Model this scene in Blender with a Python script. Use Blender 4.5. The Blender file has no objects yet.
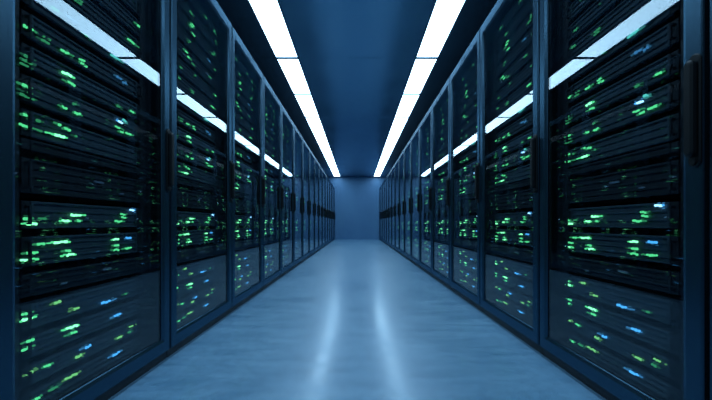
import bpy, math, random
from mathutils import Matrix, Vector

random.seed(7)
SC = bpy.context.scene
COL = SC.collection

# ------------------------------------------------------------------ camera, world, exposure
FPX = 336.7                       # focal length in pixels of a 712 px wide picture
CAM_H = 0.65                      # metres above the floor
cam = bpy.data.cameras.new('camera')
cam.sensor_width = 36.0
cam.lens = 36.0 * FPX / 712.0
cam.shift_x = -1.0 / 712.0
cam.shift_y = 23.5 / 712.0
cam.clip_start = 0.02
cam_o = bpy.data.objects.new('camera', cam)
cam_o.location = (0, 0, CAM_H)
cam_o.rotation_euler = (math.pi / 2, 0, 0)
COL.objects.link(cam_o)
SC.camera = cam_o

w = bpy.data.worlds.new('world')
w.use_nodes = True
w.node_tree.nodes['Background'].inputs[0].default_value = (0.01, 0.02, 0.035, 1)
w.node_tree.nodes['Background'].inputs[1].default_value = 0.2
SC.world = w

vs = SC.view_settings
vs.view_transform = 'Standard'
vs.look = 'None'
vs.exposure = 0.0
vs.gamma = 1.0
vs.use_curve_mapping = False
SC.cycles.use_denoising = True
SC.cycles.use_adaptive_sampling = False
SC.cycles.denoising_input_passes = 'RGB'
SC.cycles.max_bounces = 10
SC.cycles.sample_clamp_indirect = 0.5
SC.cycles.transparent_max_bounces = 16

LIGHT_COLOR = (0.43, 0.74, 1.0)
LIGHT_POWER = 9.0

# ------------------------------------------------------------------ dimensions
W = 0.90            # half width of the aisle (door faces)
CEIL = 2.55
Y_END = 13.75       # far wall
Y_START = -2.6      # wall behind the camera
X_SIDE = 2.25       # side walls behind the cabinets
PITCH = 0.80        # cabinet width
N_RACK = 16
Z0_LEFT = 0.828      # near edge of the first cabinet in view
Z0_RIGHT = 0.870
RACK_TOP = 2.09

# ------------------------------------------------------------------ materials
def mat(name, base=(0.5, 0.5, 0.5), rough=0.5, metal=0.0, ior=1.5, spec=None):
    m = bpy.data.materials.new(name)
    m.use_nodes = True
    b = m.node_tree.nodes['Principled BSDF']
    b.inputs['Base Color'].default_value = (*base, 1)
    b.inputs['Roughness'].default_value = rough
    b.inputs['Metallic'].default_value = metal
    b.inputs['IOR'].default_value = ior
    if spec is not None:
        b.inputs['Specular IOR Level'].default_value = spec
    return m

def nodes(m):
    return m.node_tree.nodes, m.node_tree.links, m.node_tree.nodes['Principled BSDF']

def noise_color(m, c0, c1, scale, detail=6.0, r0=None, r1=None, stretch=(1, 1, 1), lo=0.35, hi=0.65, bump=0.0):
    N, L, b = nodes(m)
    tc = N.new('ShaderNodeTexCoord')
    mp = N.new('ShaderNodeMapping'); mp.inputs['Scale'].default_value = stretch
    nz = N.new('ShaderNodeTexNoise'); nz.inputs['Scale'].default_value = scale; nz.inputs['Detail'].default_value = detail
    cr = N.new('ShaderNodeValToRGB')
    cr.color_ramp.elements[0].position = lo; cr.color_ramp.elements[0].color = (*c0, 1)
    cr.color_ramp.elements[1].position = hi; cr.color_ramp.elements[1].color = (*c1, 1)
    L.new(tc.outputs['Object'], mp.inputs['Vector']); L.new(mp.outputs[0], nz.inputs['Vector'])
    L.new(nz.outputs[0], cr.inputs[0]); L.new(cr.outputs[0], b.inputs['Base Color'])
    if r0 is not None:
        mr = N.new('ShaderNodeMapRange')
        mr.inputs['From Min'].default_value = lo; mr.inputs['From Max'].default_value = hi
        mr.inputs['To Min'].default_value = r0; mr.inputs['To Max'].default_value = r1
        L.new(nz.outputs[0], mr.inputs[0]); L.new(mr.outputs[0], b.inputs['Roughness'])
    if bump:
        bp = N.new('ShaderNodeBump'); bp.inputs['Strength'].default_value = bump; bp.inputs['Distance'].default_value = 0.01
        L.new(nz.outputs[0], bp.inputs['Height']); L.new(bp.outputs[0], b.inputs['Normal'])
    return nz, cr

def emissive(name, color, power, sampling='NONE'):
    m = mat(name, (0.02, 0.02, 0.02), 0.4)
    b = m.node_tree.nodes['Principled BSDF']
    b.inputs['Emission Color'].default_value = (*color, 1)
    b.inputs['Emission Strength'].default_value = power
    m.cycles.emission_sampling = sampling
    return m

M = {}
# polished blue-grey concrete: broad mottling, finer trowel streaks across the aisle, small light scuffs
M['floor'] = mat('polished_concrete', (0.3, 0.4, 0.5), 0.3)
def floor_mat():
    m = M['floor']
    N, L, b = nodes(m)
    tc = N.new('ShaderNodeTexCoord')
    def noise(scale, detail, stretch, dist=0.0):
        mp = N.new('ShaderNodeMapping'); mp.inputs['Scale'].default_value = stretch
        nz = N.new('ShaderNodeTexNoise'); nz.inputs['Scale'].default_value = scale
        nz.inputs['Detail'].default_value = detail; nz.inputs['Distortion'].default_value = dist
        L.new(tc.outputs['Object'], mp.inputs['Vector']); L.new(mp.outputs[0], nz.inputs['Vector'])
        return nz
    big = noise(1.6, 7, (1, 1, 1), 0.6)
    streak = noise(3.0, 8, (1.0, 4.0, 1), 0.4)
    fine = noise(26, 6, (1, 1, 1))
    a = N.new('ShaderNodeMath'); a.operation = 'MULTIPLY_ADD'; a.inputs[1].default_value = 0.5
    L.new(streak.outputs[0], a.inputs[0]); 
    h = N.new('ShaderNodeMath'); h.operation = 'MULTIPLY'; h.inputs[1].default_value = 0.5
    L.new(big.outputs[0], h.inputs[0]); L.new(h.outputs[0], a.inputs[2])
    cr = N.new('ShaderNodeValToRGB')
    e = cr.color_ramp.elements
    e[0].position = 0.38; e[0].color = (0.13, 0.29, 0.46, 1)
    e[1].position = 0.64; e[1].color = (0.22, 0.42, 0.61, 1)
    L.new(a.outputs[0], cr.inputs[0])
    mx = N.new('ShaderNodeMix'); mx.data_type = 'RGBA'; mx.blend_type = 'MULTIPLY'; mx.inputs[0].default_value = 0.18
    fr = N.new('ShaderNodeValToRGB'); fr.color_ramp.elements[0].position = 0.3; fr.color_ramp.elements[1].position = 0.6
    L.new(fine.outputs[0], fr.inputs[0])
    L.new(cr.outputs[0], mx.inputs[6]); L.new(fr.outputs[0], mx.inputs[7])
    L.new(mx.outputs[2], b.inputs['Base Color'])
    mr = N.new('ShaderNodeMapRange')
    mr.inputs['From Min'].default_value = 0.35; mr.inputs['From Max'].default_value = 0.65
    mr.inputs['To Min'].default_value = 0.36; mr.inputs['To Max'].default_value = 0.46
    L.new(a.outputs[0], mr.inputs[0]); L.new(mr.outputs[0], b.inputs['Roughness'])
    b.inputs['Specular IOR Level'].default_value = 0.95; b.inputs['Coat Weight'].default_value = 0.5;  b.inputs['Coat IOR'].default_value = 1.45
    cm = N.new('ShaderNodeMapRange')
    cm.inputs['From Min'].default_value = 0.35; cm.inputs['From Max'].default_value = 0.65
    cm.inputs['To Min'].default_value = 0.13; cm.inputs['To Max'].default_value = 0.25
    L.new(a.outputs[0], cm.inputs[0]); L.new(cm.outputs[0], b.inputs['Coat Roughness'])
    bp = N.new('ShaderNodeBump'); bp.inputs['Strength'].default_value = 0.06; bp.inputs['Distance'].default_value = 0.01
    L.new(fine.outputs[0], bp.inputs['Height']); L.new(bp.outputs[0], b.inputs['Normal'])
floor_mat()

M['ceiling'] = mat('satin_dark_ceiling_metal', (0.10, 0.20, 0.30), 0.16, 0.85)
noise_color(M['ceiling'], (0.135, 0.29, 0.42), (0.15, 0.315, 0.455), 2.0, 3, 0.19, 0.24)
M['slab'] = mat('dark_slab', (0.01, 0.015, 0.02), 0.7)
M['wall'] = mat('blue_wall_paint', (0.2, 0.3, 0.4), 0.45)
noise_color(M['wall'], (0.085, 0.22, 0.42), (0.115, 0.27, 0.48), 1.4, 6, 0.4, 0.55, (1, 1, 0.4))
M['side_wall'] = mat('dark_side_wall', (0.03, 0.045, 0.06), 0.7)
M['door'] = mat('satin_blue_grey_door', (0.05, 0.105, 0.155), 0.30, 0.85, spec=0.25)
M['door'].node_tree.nodes['Principled BSDF'].inputs['Specular Tint'].default_value = (0.5, 0.66, 0.80, 1)   # low sheen towards grazing angles
noise_color(M['door'], (0.048, 0.102, 0.152), (0.054, 0.11, 0.162), 3, 2, 0.295, 0.315)
M['body'] = mat('black_powder_coat', (0.012, 0.017, 0.023), 0.5)
noise_color(M['body'], (0.010, 0.015, 0.020), (0.016, 0.022, 0.03), 40, 3, 0.45, 0.55)
M['handle'] = mat('black_plastic', (0.003, 0.005, 0.007), 0.5, spec=0.3)
M['gasket'] = mat('rubber_gasket', (0.01, 0.012, 0.015), 0.7)
M['rim'] = mat('light_rim', (0.55, 0.65, 0.72), 0.45)
M['diffuser'] = emissive('light_diffuser', LIGHT_COLOR, LIGHT_POWER, 'FRONT')
M['tag'] = mat('pale_metal_tag', (0.35, 0.42, 0.5), 0.3, 0.4)

def server_mat(name, c, hole):
    m = mat(name, c, 0.62, 0.0, spec=0.3)
    N, L, b = nodes(m)
    tc = N.new('ShaderNodeTexCoord')
    sp = N.new('ShaderNodeSeparateXYZ'); L.new(tc.outputs['Object'], sp.inputs[0])
    def wave(sock, period):
        a = N.new('ShaderNodeMath'); a.operation = 'MULTIPLY'; a.inputs[1].default_value = 2 * math.pi / period
        s = N.new('ShaderNodeMath'); s.operation = 'SINE'
        L.new(sock, a.inputs[0]); L.new(a.outputs[0], s.inputs[0])
        return s
    sx = wave(sp.outputs['X'], 0.0065); sz = wave(sp.outputs['Z'], 0.0065)
    mu = N.new('ShaderNodeMath'); mu.operation = 'MULTIPLY'; L.new(sx.outputs[0], mu.inputs[0]); L.new(sz.outputs[0], mu.inputs[1])
    cr = N.new('ShaderNodeValToRGB')
    cr.color_ramp.elements[0].position = 0.0; cr.color_ramp.elements[0].color = (*c, 1)
    cr.color_ramp.elements[1].position = 0.35; cr.color_ramp.elements[1].color = (*hole, 1)
    L.new(mu.outputs[0], cr.inputs[0])
    nz = N.new('ShaderNodeTexNoise'); nz.inputs['Scale'].default_value = 30
    mx = N.new('ShaderNodeMix'); mx.data_type = 'RGBA'; mx.blend_type = 'MULTIPLY'; mx.inputs[0].default_value = 0.5
    L.new(tc.outputs['Object'], nz.inputs['Vector'])
    L.new(cr.outputs[0], mx.inputs[6]); L.new(nz.outputs[0], mx.inputs[7])
    L.new(mx.outputs[2], b.inputs['Base Color'])
    return m
M['face'] = server_mat('perforated_server_face', (0.105, 0.17, 0.20), (0.04, 0.06, 0.072))
M['face_dark'] = server_mat('dark_server_face', (0.035, 0.052, 0.065), (0.012, 0.018, 0.022))
M['chassis'] = mat('server_chassis', (0.02, 0.028, 0.035), 0.6, 0.0, spec=0.3)
noise_color(M['chassis'], (0.016, 0.022, 0.028), (0.026, 0.034, 0.042), 25, 3, 0.55, 0.65)

M['g3'] = emissive('green_light_bright', (0.22, 1.0, 0.42), 2.6)
M['g2'] = emissive('green_light', (0.12, 1.0, 0.36), 1.05)
M['g1'] = emissive('green_light_dim', (0.09, 0.9, 0.34), 0.32)
M['g0'] = emissive('green_light_faint', (0.10, 0.9, 0.45), 0.09)
M['y3'] = emissive('yellow_green_light_bright', (0.38, 1.0, 0.36), 1.5)
M['y2'] = emissive('yellow_green_light', (0.28, 1.0, 0.30), 0.8)
M['y1'] = emissive('yellow_green_light_dim', (0.25, 0.9, 0.28), 0.28)
M['b3'] = emissive('blue_light_bright', (0.30, 0.68, 1.0), 3.0)
M['b2'] = emissive('blue_light', (0.07, 0.45, 1.0), 1.5)
M['b1'] = emissive('blue_light_dim', (0.08, 0.42, 0.9), 0.5)
M['b0'] = emissive('blue_light_faint', (0.10, 0.5, 0.9), 0.2)
M['c2'] = emissive('cyan_light', (0.12, 0.85, 0.75), 0.9)
M['c1'] = emissive('cyan_light_dim', (0.12, 0.85, 0.75), 0.3)

def glass_mat():
    m = bpy.data.materials.new('tinted_door_glass')
    m.use_nodes = True
    N, L = m.node_tree.nodes, m.node_tree.links
    N.remove(N['Principled BSDF'])
    out = N['Material Output']
    # a thin pane: the same reflectance from either side (the Fresnel node inverts the IOR on back faces)
    ge = N.new('ShaderNodeNewGeometry')
    io = N.new('ShaderNodeMix'); io.inputs[2].default_value = 1.42; io.inputs[3].default_value = 1 / 1.42
    L.new(ge.outputs['Backfacing'], io.inputs[0])
    fr = N.new('ShaderNodeFresnel'); L.new(io.outputs[0], fr.inputs['IOR'])
    tr = N.new('ShaderNodeBsdfTransparent'); tr.inputs['Color'].default_value = (0.86, 0.90, 0.93, 1)
    gl = N.new('ShaderNodeBsdfGlossy'); gl.inputs['Roughness'].default_value = 0.006
    gl.inputs['Color'].default_value = (1, 1, 1, 1)
    mx = N.new('ShaderNodeMixShader')
    L.new(fr.outputs[0], mx.inputs[0]); L.new(tr.outputs[0], mx.inputs[1]); L.new(gl.outputs[0], mx.inputs[2])
    L.new(mx.outputs[0], out.inputs['Surface'])
    return m
M['glass'] = glass_mat()

# ------------------------------------------------------------------ mesh helpers
class MB:
    """Collects faces of several boxes / prisms into one mesh."""
    def __init__(self):
        self.v, self.f, self.mi, self.mats = [], [], [], []
    def slot(self, m):
        if m not in self.mats: self.mats.append(m)
        return self.mats.index(m)
    def add(self, verts, faces, m, mtx=None):
        o = len(self.v)
        self.v += [tuple(mtx @ Vector(p)) if mtx else tuple(p) for p in verts]
        self.f += [tuple(i + o for i in f) for f in faces]
        self.mi += [self.slot(m)] * len(faces)
    def box(self, x0, x1, y0, y1, z0, z1, m, mtx=None, ch=0.0):
        if ch <= 0:
            v = [(x0, y0, z0), (x1, y0, z0), (x1, y1, z0), (x0, y1, z0), (x0, y0, z1), (x1, y0, z1), (x1, y1, z1), (x0, y1, z1)]
            f = [(0, 3, 2, 1), (4, 5, 6, 7), (0, 1, 5, 4), (1, 2, 6, 5), (2, 3, 7, 6), (3, 0, 4, 7)]
            self.add(v, f, m, mtx); return
        # front face (y0) chamfered on its four edges
        c = ch
        v = [(x0, y0 + c, z0), (x1, y0 + c, z0), (x1, y0 + c, z1), (x0, y0 + c, z1),
             (x0 + c, y0, z0 + c), (x1 - c, y0, z0 + c), (x1 - c, y0, z1 - c), (x0 + c, y0, z1 - c),
             (x0, y1, z0), (x1, y1, z0), (x1, y1, z1), (x0, y1, z1)]
        f = [(4, 5, 6, 7), (0, 1, 5, 4), (1, 2, 6, 5), (2, 3, 7, 6), (3, 0, 4, 7),
             (8, 9, 1, 0), (9, 10, 2, 1), (10, 11, 3, 2), (11, 8, 0, 3), (11, 10, 9, 8)]
        self.add(v, f, m, mtx)
    def loops(self, rings, m, closed=True, mtx=None, cap=False):
        """skin successive rings of equal length"""
        n = len(rings[0]); v = [p for r in rings for p in r]; f = []
        for k in range(len(rings) - 1):
            for i in range(n):
                j = (i + 1) % n
                f.append((k * n + i, k * n + j, (k + 1) * n + j, (k + 1) * n + i))
        if closed:
            k = len(rings) - 1
            for i in range(n):
                j = (i + 1) % n
                f.append((k * n + i, k * n + j, j, i))
        if cap:
            f.append(tuple(range(n - 1, -1, -1))); k = (len(rings) - 1) * n
            f.append(tuple(range(k, k + n)))
        self.add(v, f, m, mtx)
    def mesh(self, name):
        me = bpy.data.meshes.new(name)
        me.from_pydata(self.v, [], self.f)
        for m in self.mats: me.materials.append(M[m])
        me.polygons.foreach_set('material_index', self.mi)
        me.update()
        return me

def obj(name, me, parent=None, loc=(0, 0, 0)):
    if isinstance(me, MB): me = me.mesh(name)
    o = bpy.data.objects.new(name, me)
    COL.objects.link(o)
    o.location = loc
    if parent: o.parent = parent
    return o

def thing(name, label, cat, loc=(0, 0, 0), rz=0.0, group=None):
    o = bpy.data.objects.new(name, None)
    o.empty_display_size = 0.1
    COL.objects.link(o)
    o.location = loc; o.rotation_euler = (0, 0, rz)
    tag(o, label, cat, group)
    return o

def tag(o, label=None, cat=None, group=None, kind=None):
    if label: o['label'] = label
    if cat: o['category'] = cat
    if group: o['group'] = group
    if kind: o['kind'] = kind
    return o

def copy_tree(o, parent=None):
    c = o.copy(); COL.objects.link(c); c.parent = parent
    for ch in kids[o.name]:
        copy_tree(ch, c)
    return c
kids = {}
def learn(o):
    kids[o.name] = list(o.children)
    for c in o.children: learn(c)

def slab(name, x0, x1, y0, y1, z0, z1, m, label, cat):
    b = MB(); b.box(x0, x1, y0, y1, z0, z1, m)
    o = obj(name, b)
    return tag(o, label, cat, kind='structure')

# ------------------------------------------------------------------ room shell
slab('floor', -X_SIDE, X_SIDE, Y_START, Y_END, -0.1, 0.0, 'floor', 'polished blue-grey concrete floor of the aisle', 'floor')
slab('wall_back', -X_SIDE, X_SIDE, Y_END, Y_END + 0.1, -0.1, CEIL + 0.15, 'wall', 'plain blue painted wall at the far end of the aisle', 'wall')
slab('wall_front', -X_SIDE, X_SIDE, Y_START - 0.1, Y_START, -0.1, CEIL + 0.15, 'side_wall', 'dark wall closing the room behind the viewer', 'wall')
slab('wall_left', -X_SIDE - 0.1, -X_SIDE, Y_START - 0.1, Y_END + 0.1, -0.1, CEIL + 0.15, 'side_wall', 'dark side wall behind the left row of cabinets', 'wall')
slab('wall_right', X_SIDE, X_SIDE + 0.1, Y_START - 0.1, Y_END + 0.1, -0.1, CEIL + 0.15, 'side_wall', 'dark side wall behind the right row of cabinets', 'wall')
ceil = slab('ceiling', -X_SIDE, X_SIDE, Y_START, Y_END, CEIL + 0.05, CEIL + 0.15, 'slab', 'dark satin metal panel ceiling between two light strips', 'ceiling')

A_IN, A_OUT = 0.674, 0.929         # inner and outer edge of each light strip
LP = 1.08                          # length of one light panel and of one ceiling panel
joints = [3.87 + LP * k for k in range(-6, 10)]
# ceiling panels, one object each, seams of 5 mm between them
edges = [Y_START] + [j for j in joints if Y_START + 0.2 < j < Y_END - 0.3] + [Y_END]
g = 0.005
panel_mesh = {}
for i in range(len(edges) - 1):
    ln = edges[i + 1] - edges[i]
    for kind, xa, xb in (('middle', -A_IN + 0.004, A_IN - 0.004), ('left', -X_SIDE, -A_OUT - 0.004), ('right', A_OUT + 0.004, X_SIDE)):
        key = (kind, round(ln, 3))
        if key not in panel_mesh:
            b = MB()
            # box whose visible face looks down, edges chamfered 3 mm: build facing -y, then turn to face -z
            T = Matrix.Rotation(math.pi / 2, 4, 'X')
            b.box(xa, xb, 0.0, 0.05, g - ln, -g, 'ceiling', T, ch=0.003)
            panel_mesh[key] = b.mesh('ceiling_panel')
        o = obj('ceiling_panel', panel_mesh[key], ceil)
        o.location = (0, edges[i], CEIL)

# ------------------------------------------------------------------ ceiling lights
def make_light_mesh():
    wdt = A_OUT - A_IN; r = 0.008; e = 0.026
    f = MB()
    def ring(x0, x1, y0, y1, z): return [(x0, y0, z), (x1, y0, z), (x1, y1, z), (x0, y1, z)]
    h = wdt / 2
    f.loops([ring(-h, h, 0.001, LP - 0.001, 0.0), ring(-h, h, 0.001, LP - 0.001, 0.05),
             ring(-h + r, h - r, e, LP - e, 0.05), ring(-h + r, h - r, e, LP - e, 0.0)], 'rim')
    d = MB()
    v = ring(-h + r, h - r, e, LP - e, 0.004)
    d.add(v, [(3, 2, 1, 0)], 'diffuser')
    t = ring(-h + r, h - r, e, LP - e, 0.03)
    d.add(v + t, [(0, 1, 5, 4), (1, 2, 6, 5), (2, 3, 7, 6), (3, 0, 4, 7), (4, 5, 6, 7)], 'rim')
    return f.mesh('frame'), d.mesh('diffuser')
lf, ld = make_light_mesh()
ORD = ['first', 'second', 'third', 'fourth', 'fifth', 'sixth', 'seventh', 'eighth', 'ninth', 'tenth', 'eleventh', 'twelfth',
       'thirteenth', 'fourteenth', 'fifteenth', 'sixteenth', 'seventeenth', 'eighteenth', 'nineteenth', 'twentieth', 'twenty-first']
for s, side in ((-1, 'left'), (1, 'right')):
    for j in joints[:-1]:
        if j < Y_START: continue
        k = round((j - 2.79) / LP)
        if k >= 0:
            lab = 'glowing white ceiling panel light, %s from the viewer in the %s strip' % (ORD[k], side)
            grp = 'ceiling panel lights'
        else:
            lab = {-1: 'white ceiling panel light just beyond the top edge in the %s strip',
                   -2: 'white ceiling panel light a step ahead overhead, out of view, %s strip',
                   -3: 'white ceiling panel light right above the viewer in the %s strip',
                   -4: 'white ceiling panel light behind the viewer in the %s strip'}[k] % side
            grp = 'ceiling panel lights'
        t = thing('ceiling_light', lab, 'light', (s * (A_IN + A_OUT) / 2, j, CEIL), 0, grp)
        obj('frame', lf, t); obj('diffuser', ld, t)

# ------------------------------------------------------------------ server cabinets
ST = 0.066                          # width of the door stiles
D_Z0, D_Z1 = 0.045, RACK_TOP - 0.008
G_Z0, G_Z1 = 0.112, RACK_TOP - 0.085

def frame_ring(x0, x1, z0, z1, y):
    return [(x0, y, z0), (x1, y, z0), (x1, y, z1), (x0, y, z1)]

def make_cabinet():
    t = thing('server_cabinet', 'x', 'cabinet')
    P = PITCH
    for x0, x1 in ((0.002, 0.022), (P - 0.022, P - 0.002)):
        b = MB(); b.box(x0, x1, 0.038, 1.0, 0.04, RACK_TOP, 'body'); obj('side_panel', b, t)
    b = MB(); b.box(0.022, P - 0.022, 0.038, 0.98, RACK_TOP - 0.04, RACK_TOP, 'body'); obj('top_panel', b, t)
    b = MB(); b.box(0.022, P - 0.022, 0.038, 0.98, 0.04, 0.085, 'body'); obj('bottom_panel', b, t)
    b = MB(); b.box(0.022, P - 0.022, 0.98, 1.0, 0.04, RACK_TOP, 'body'); obj('rear_panel', b, t)
    b = MB(); b.box(0.004, P - 0.004, 0.02, 0.98, 0.0, 0.04, 'body'); obj('plinth', b, t)
    # mounting rails: an L profile each side of the servers with a row of square holes' lips
    for s in (0, 1):
        b = MB()
        xa, xb = (0.022, 0.133) if s == 0 else (P - 0.133, P - 0.022)
        b.box(xa, xb, 0.064, 0.068, 0.085, RACK_TOP - 0.04, 'body')
        xe = (xb - 0.004, xb) if s == 0 else (xa, xa + 0.004)
        b.box(xe[0], xe[1], 0.068, 0.12, 0.085, RACK_TOP - 0.04, 'body')
        xm = (0.075, 0.090) if s == 0 else (P - 0.090, P - 0.075)
        b.box(xm[0], xm[1], 0.050, 0.064, 0.085, RACK_TOP - 0.04, 'body')
        obj('mounting_rail', b, t)
    # door: rounded-edge frame with stepped inner lip, glass pane, swing handle, hinges
    b = MB()
    x0, x1 = 0.007, P - 0.007
    gx0, gx1 = ST, P - ST
    c = 0.005
    b.loops([frame_ring(x0, x1, D_Z0, D_Z1, 0.036), frame_ring(x0, x1, D_Z0, D_Z1, c),
             frame_ring(x0 + c * 0.4, x1 - c * 0.4, D_Z0 + c * 0.4, D_Z1 - c * 0.4, c * 0.35),
             frame_ring(x0 + c, x1 - c, D_Z0 + c, D_Z1 - c, 0.0),
             frame_ring(gx0 - 0.014, gx1 + 0.014, G_Z0 - 0.014, G_Z1 + 0.014, 0.0),
             frame_ring(gx0 - 0.002, gx1 + 0.002, G_Z0 - 0.002, G_Z1 + 0.002, 0.006),
             frame_ring(gx0, gx1, G_Z0, G_Z1, 0.010),
             frame_ring(gx0 - 0.012, gx1 + 0.012, G_Z0 - 0.012, G_Z1 + 0.012, 0.0105),
             frame_ring(gx0 - 0.012, gx1 + 0.012, G_Z0 - 0.012, G_Z1 + 0.012, 0.036)], 'door')
    door = obj('door', b, t)
    b = MB()
    b.box(gx0 - 0.011, gx1 + 0.011, 0.011, 0.015, G_Z0 - 0.011, G_Z1 + 0.011, 'glass')
    obj('glass_pane', b, door)
    b = MB()
    b.loops([frame_ring(gx0 - 0.010, gx1 + 0.010, G_Z0 - 0.010, G_Z1 + 0.010, 0.016), frame_ring(gx0 - 0.010, gx1 + 0.010, G_Z0 - 0.010, G_Z1 + 0.010, 0.026),
             frame_ring(gx0 + 0.004, gx1 - 0.004, G_Z0 + 0.004, G_Z1 - 0.004, 0.026), frame_ring(gx0 + 0.004, gx1 - 0.004, G_Z0 + 0.004, G_Z1 - 0.004, 0.016)], 'gasket')
    obj('gasket', b, door)
    # swing handle on the right stile: escutcheon plate, rounded lever standing off it
    b = MB()
    hx = P - 0.024
    def oval(w2, z0, z1, y):
        pts = []
        for i in range(9):
            a = math.pi * i / 8
            pts.append((hx + w2 * math.cos(a), y, z1 - w2 + w2 * math.sin(a)))
        for i in range(9):
            a = math.pi + math.pi * i / 8
            pts.append((hx + w2 * math.cos(a), y, z0 + w2 + w2 * math.sin(a)))
        return pts
    b.loops([oval(0.017, 0.80, 1.10, 0.0), oval(0.017, 0.80, 1.10, -0.004), oval(0.014, 0.803, 1.097, -0.007)], 'handle', closed=False, cap=True)
    b.loops([oval(0.010, 0.83, 1.08, -0.007), oval(0.0125, 0.825, 1.082, -0.012), oval(0.0125, 0.825, 1.082, -0.020), oval(0.008, 0.832, 1.076, -0.025)], 'handle', closed=False, cap=True)
    b.loops([[(hx + 0.008 * math.cos(2 * math.pi * i / 10), y, 0.812 + 0.008 * math.sin(2 * math.pi * i / 10)) for i in range(10)] for y in (-0.007, -0.011)], 'handle', closed=False, cap=True)
    obj('handle', b, door)
    for z in (0.25, 1.05, 1.88):
        b = MB()
        b.loops([[(0.0035 + 0.0033 * math.cos(2 * math.pi * i / 8), 0.036 + 0.0035 * math.sin(2 * math.pi * i / 8), zz) for i in range(8)] for zz in (z, z + 0.07)], 'body', closed=False, cap=True)
        obj('hinge', b, door)
    return t

cab = make_cabinet()
learn(cab)

# ------------------------------------------------------------------ servers
SX0, SX1 = 0.136, 0.664             # server front, cabinet coordinates
SY = 0.057
UNITS = [(2.005, 1.92), (1.92, 1.83), (1.83, 1.74), (1.74, 1.65), (1.65, 1.56), (1.56, 1.47), (1.47, 1.38), (1.38, 1.285), (1.285, 1.19),
         (1.19, 1.10), (1.10, 1.00), (1.00, 0.90), (0.90, 0.86), (0.86, 0.735), (0.735, 0.63), (0.63, 0.52), (0.52, 0.43), (0.43, 0.335), (0.335, 0.25),
         (0.25, 0.17), (0.17, 0.10)]
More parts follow.
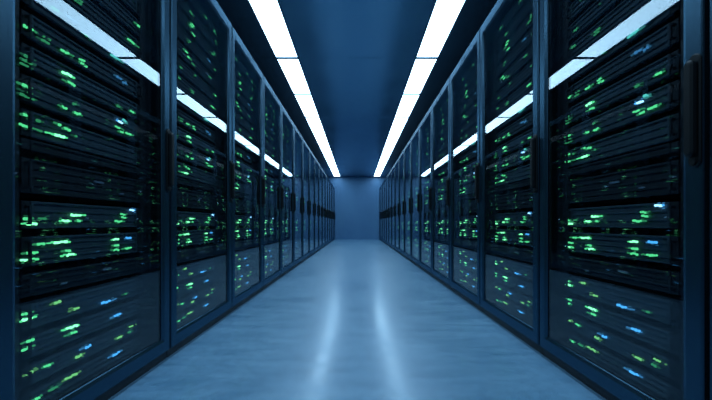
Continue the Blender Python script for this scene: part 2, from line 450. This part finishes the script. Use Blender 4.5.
# lights on the fronts: u (0 left .. 1 right of the cabinet), height, kind, length in metres, rows
LEDS = [
    (0.30, 1.955, 'g1', .05, 1), (0.62, 1.96, 'g1', .04, 1), (0.80, 1.94, 'g1', .05, 2),
    (0.83, 1.888, 'g1', .04, 2), (0.40, 1.87, 'g1', .05, 1),
    (0.41, 1.815, 'g2', .05, 2), (0.37, 1.79, 'g1', .05, 1), (0.79, 1.80, 'g1', .04, 2), (0.74, 1.775, 'g1', .05, 1),
    (0.42, 1.752, 'g2', .05, 1), (0.68, 1.715, 'b1', .05, 1), (0.36, 1.69, 'g1', .05, 2), (0.80, 1.69, 'g1', .03, 1),
    (0.31, 1.625, 'g2', .05, 1), (0.37, 1.60, 'g2', .05, 1), (0.43, 1.578, 'g1', .05, 1), (0.70, 1.61, 'g1', .05, 1),
    (0.80, 1.525, 'g2', .05, 1), (0.45, 1.53, 'g1', .04, 2), (0.25, 1.50, 'g1', .04, 1),
    (0.22, 1.445, 'g1', .04, 1), (0.765, 1.43, 'g2', .075, 1), (0.40, 1.42, 'g1', .05, 2),
    (0.645, 1.308, 'c2', .075, 1), (0.30, 1.335, 'g1', .05, 1), (0.45, 1.32, 'g1', .04, 1),
    (0.20, 1.222, 'g2', .045, 1), (0.25, 1.215, 'g1', .05, 2), (0.355, 1.214, 'g2', .05, 1), (0.425, 1.213, 'g2', .05, 2), (0.65, 1.245, 'b1', .05, 1), (0.70, 1.235, 'b1', .03, 1),
    (0.36, 1.152, 'g3', .05, 1), (0.36, 1.118, 'g2', .05, 1), (0.19, 1.130, 'g1', .05, 2), (0.19, 1.108, 'g1', .05, 2), (0.657, 1.122, 'g1', .04, 1), (0.755, 1.126, 'g2', .04, 1),
    (0.175, 1.055, 'g2', .045, 1), (0.185, 1.025, 'g1', .06, 2), (0.335, 1.031, 'g2', .04, 1), (0.405, 1.028, 'g2', .04, 1), (0.40, 1.066, 'g1', .03, 1),
    (0.66, 1.072, 'b3', .035, 1), (0.70, 1.092, 'c2', .03, 1), (0.66, 1.030, 'g2', .05, 2), (0.735, 1.027, 'g2', .05, 1),
    (0.178, 0.975, 'g2', .03, 1), (0.235, 0.972, 'g1', .025, 1), (0.31, 0.982, 'g2', .03, 1), (0.35, 0.973, 'g2', .035, 1),
    (0.20, 0.934, 'g2', .07, 1), (0.305, 0.934, 'g3', .08, 1), (0.39, 0.955, 'g1', .03, 1),
    (0.757, 0.722, 'b3', .032, 1), (0.692, 0.690, 'g2', .04, 2), (0.665, 0.660, 'g2', .06, 1), (0.41, 0.686, 'g3', .06, 1), (0.345, 0.660, 'g3', .045, 1), (0.41, 0.660, 'g2', .03, 1),
    (0.19, 0.668, 'g2', .03, 1), (0.195, 0.648, 'g3', .05, 1), (0.25, 0.668, 'g1', .035, 1),
    (0.225, 0.600, 'g2', .045, 1), (0.315, 0.603, 'g3', .085, 1), (0.63, 0.600, 'g3', .045, 1), (0.725, 0.602, 'b2', .045, 1),
    (0.195, 0.568, 'g2', .05, 1), (0.195, 0.545, 'g3', .055, 1), (0.35, 0.565, 'g2', .04, 1), (0.36, 0.547, 'g3', .06, 1), (0.63, 0.570, 'g2', .04, 1), (0.63, 0.546, 'g2', .05, 1), (0.71, 0.548, 'g2', .06, 1),
    (0.19, 0.40, 'g2', .04, 1), (0.30, 0.413, 'y2', .04, 1), (0.19, 0.377, 'g3', .05, 1), (0.39, 0.360, 'y2', .05, 1), (0.59, 0.350, 'b2', .08, 1), (0.70, 0.362, 'g1', .04, 1),
    (0.19, 0.322, 'g2', .045, 1), (0.37, 0.316, 'g3', .07, 1), (0.37, 0.287, 'g2', .05, 1), (0.635, 0.292, 'b2', .065, 1), (0.19, 0.297, 'g2', .04, 1),
    (0.445, 0.224, 'b2', .05, 1), (0.42, 0.198, 'y2', .04, 1), (0.266, 0.222, 'g2', .04, 1), (0.20, 0.226, 'y2', .05, 1), (0.657, 0.196, 'y2', .05, 1), (0.76, 0.217, 'y2', .045, 2), (0.74, 0.198, 'g1', .03, 1),
    (0.63, 0.142, 'b2', .08, 1), (0.375, 0.150, 'y2', .075, 1), (0.30, 0.14, 'g1', .05, 1), (0.22, 0.135, 'g2', .04, 1),
]
LED_NAME = {'g': 'green_light', 'y': 'yellow_green_light', 'b': 'blue_light', 'c': 'cyan_light'}

def led_mesh(kind, ln, rows, rnd):
    """a cluster of small lit lenses of uneven size and brightness, each a low eight-sided stud; origin at the cluster's centre on the face"""
    b = MB()
    fam, lev = kind[0], int(kind[1])
    def lens(x0, x1, zc, hz, m):
        xc, hw = (x0 + x1) / 2, (x1 - x0) / 2
        def oct(k, y):
            cx, cz = min(hw, hz) * 0.55, min(hw, hz) * 0.55
            p = [(-hw, -hz + cz), (-hw + cx, -hz), (hw - cx, -hz), (hw, -hz + cz), (hw, hz - cz), (hw - cx, hz), (-hw + cx, hz), (-hw, hz - cz)]
            return [(xc + a * k, y, zc + c * k) for a, c in p]
        v = oct(1.0, 0.001) + oct(1.0, -0.002) + oct(0.75, -0.004)
        f = [(k * 8 + i, k * 8 + (i + 1) % 8, k * 8 + 8 + (i + 1) % 8, k * 8 + 8 + i) for k in (0, 1) for i in range(8)] + [tuple(range(16, 24))]
        b.add(v, f, m)
    def level(d):
        for l in range(max(0, min(3, lev + d)), 4):
            if fam + str(l) in M: return fam + str(l)
        return kind
    for r in range(rows):
        zc = (r - (rows - 1) / 2) * 0.0125
        x = -ln / 2
        core = rnd.uniform(-0.25, 0.25) * ln
        while x < ln / 2 - 0.003:
            lw = min(rnd.choice((0.005, 0.007, 0.010, 0.014)), ln / 2 - x)
            if lw >= 0.004 and (rows == 1 or rnd.random() < 0.8):
                near = abs(x + lw / 2 - core) < 0.30 * ln
                hz = rnd.uniform(0.0026, 0.0042) * (1.15 if near else 0.8) * (1.0 if rows == 1 else 0.85)
                lens(x, x + lw, zc + rnd.uniform(-0.0018, 0.0018), hz, level(0 if near else -1))
            x += lw + rnd.choice((0.0008, 0.0012, 0.0025))
    # now and then a few faint satellites below or beside
    for q in range(rnd.choice((0, 1, 2, 3))):
        x = rnd.uniform(-ln * 0.5, ln * 0.4); z = rnd.choice((-1, 1)) * rnd.uniform(0.006, 0.009)
        lens(x, x + rnd.uniform(0.004, 0.010), z, 0.0018, level(-2))
    if not b.f:
        lens(-ln / 2, ln / 2, 0, 0.003, kind)
    return b

def make_server(i):
    """returns list of (part name, mesh builder, offset) in server coordinates: origin at the base centre of the front"""
    z1, z0 = UNITS[i]
    gap = 0.024 if z1 - z0 > 0.06 else 0.008
    h = z1 - z0 - gap
    half = (SX1 - SX0) / 2
    rnd = random.Random(100 + i)
    fm = 'face' if i not in (12, 13, 16) else 'face_dark'
    parts = []
    b = MB()
    b.box(-half + 0.03, half - 0.03, 0.012, 0.62, 0.001, h - 0.001, 'chassis')
    parts.append(('chassis', b, (0, 0, 0)))
    # face plate: frame with recessed field, horizontal ribs in the field, ears with grips
    b = MB()
    def ring(a, c, y): return [(-half + 0.026 + a, y, c), (half - 0.026 - a, y, c), (half - 0.026 - a, y, h - c), (-half + 0.026 + a, y, h - c)]
    b.loops([ring(0, 0, 0.012), ring(0, 0, 0.002), ring(0.002, 0.002, 0.0), ring(0.006, 0.006, 0.0), ring(0.007, 0.007, 0.007)], fm, closed=False)
    b.add(ring(0.007, 0.007, 0.007), [(0, 1, 2, 3)], fm)
    n = max(1, int(round(h / 0.024)))
    for k in range(1, n):
        zc = h * k / n
        b.box(-half + 0.034, half - 0.034, 0.001, 0.007, zc - 0.0035, zc + 0.0035, fm, ch=0.0012)
    parts.append(('faceplate', b, (0, 0, 0)))
    for s in (-1, 1):
        b = MB()
        xa, xb = (-half, -half + 0.025) if s < 0 else (half - 0.025, half)
        b.box(xa, xb, 0.003, 0.010, 0.0, h, 'chassis', ch=0.0015)
        xm = (xa + xb) / 2
        if h > 0.05:
            b.box(xm - 0.004, xm + 0.004, -0.012, -0.006, 0.012, h - 0.012, 'chassis', ch=0.001)
            b.box(xm - 0.004, xm + 0.004, -0.006, 0.003, 0.012, 0.018, 'chassis')
            b.box(xm - 0.004, xm + 0.004, -0.006, 0.003, h - 0.018, h - 0.012, 'chassis')
        parts.append(('ear', b, (0, 0, 0)))
    for u, z, kind, ln, rows in LEDS:
        if z0 <= z < z1:
            lz = min(max((z - z0) * h / (z1 - z0), 0.008), h - 0.008)
            b = led_mesh(kind, ln, rows, rnd)
            parts.append((LED_NAME[kind[0]], b, (u * PITCH - PITCH / 2, 0.0, lz)))
    if i in (13, 16, 7, 4):            # pale inset tags on the units without many lights
        b = MB()
        b.box(-0.022, 0.022, -0.003, 0.003, -0.004, 0.004, 'tag', ch=0.001)
        parts.append(('name_tag', b, ({13: 0.02, 16: 0.06, 7: -0.1, 4: 0.12}[i], 0.0, h * 0.62)))
        b = MB()
        b.box(-0.012, 0.012, -0.003, 0.003, -0.003, 0.003, 'tag', ch=0.001)
        parts.append(('name_tag', b, ({13: 0.14, 16: -0.13, 7: 0.16, 4: -0.16}[i], 0.0, h * 0.30)))
    return parts

SERVER_PARTS = [make_server(i) for i in range(len(UNITS))]
SERVER_MESH = [[(n, b.mesh(n), off) for n, b, off in parts] for parts in SERVER_PARTS]

def server_word(i):
    kinds = {n for n, b, o in SERVER_PARTS[i]}
    a = []
    if 'green_light' in kinds or 'yellow_green_light' in kinds: a.append('green')
    if 'blue_light' in kinds: a.append('blue')
    if not a: return 'dark unlit server'
    return 'black server with ' + ' and '.join(a) + ' lights'

def rack_matrix(side, k):
    if side < 0:
        return Matrix.Translation((-W, Z0_LEFT + PITCH * k, 0)) @ Matrix.Rotation(math.pi / 2, 4, 'Z')
    return Matrix.Translation((W, Z0_RIGHT + PITCH * (k + 1), 0)) @ Matrix.Rotation(-math.pi / 2, 4, 'Z')

N_SINGLE = 7                        # cabinets per row whose servers are single objects (7 x 21 x 2 = 294)
rest = MB()
first = True
for side, word in ((-1, 'left'), (1, 'right')):
    for k in range(-1, N_RACK):
        T = rack_matrix(side, k)
        c = cab if first else copy_tree(cab)
        first = False
        c.location = T.to_translation(); c.rotation_euler = (0, 0, math.pi / 2 * (-side))
        if k < 0:
            lab = ('black server cabinet just outside the left edge, beside the nearest left cabinet' if side < 0 else
                   'black server cabinet cut to a sliver by the right edge of the picture')
        elif k == 0:
            lab = 'large black glass-door server cabinet nearest the viewer in the %s row' % word
        elif k == N_RACK - 1:
            lab = 'black glass-door server cabinet next to the far wall in the %s row' % word
        else:
            lab = 'black glass-door server cabinet, %s from the viewer in the %s row' % (ORD[k], word)
        tag(c, lab, 'cabinet', 'server cabinets in two facing rows')
        for i, (z1, z0) in enumerate(UNITS):
            loc = T @ Vector((PITCH / 2, SY, z0 + 0.005))
            if 0 <= k < N_SINGLE:
                lab = '%s, %s from top in the %s %s cabinet' % (server_word(i), ORD[i], ORD[k] if k else 'nearest', word)
                t = thing('rack_server', lab, 'server', loc, math.pi / 2 * (-side), 'servers mounted in the cabinets')
                for n, me, off in SERVER_MESH[i]:
                    obj(n, me, t, off)
            else:
                R = T @ Matrix.Translation((PITCH / 2, SY, z0 + 0.005))
                for n, b, off in SERVER_PARTS[i]:
                    X = R @ Matrix.Translation(off)
                    base = len(rest.v)
                    rest.v += [tuple(X @ Vector(p)) for p in b.v]
                    rest.f += [tuple(q + base for q in f) for f in b.f]
                    rest.mi += [rest.slot(b.mats[m]) for m in b.mi]
ro = obj('distant_servers', rest)
tag(ro, 'dark servers with tiny green lights in the farthest cabinets of both rows', 'servers', None, 'stuff')
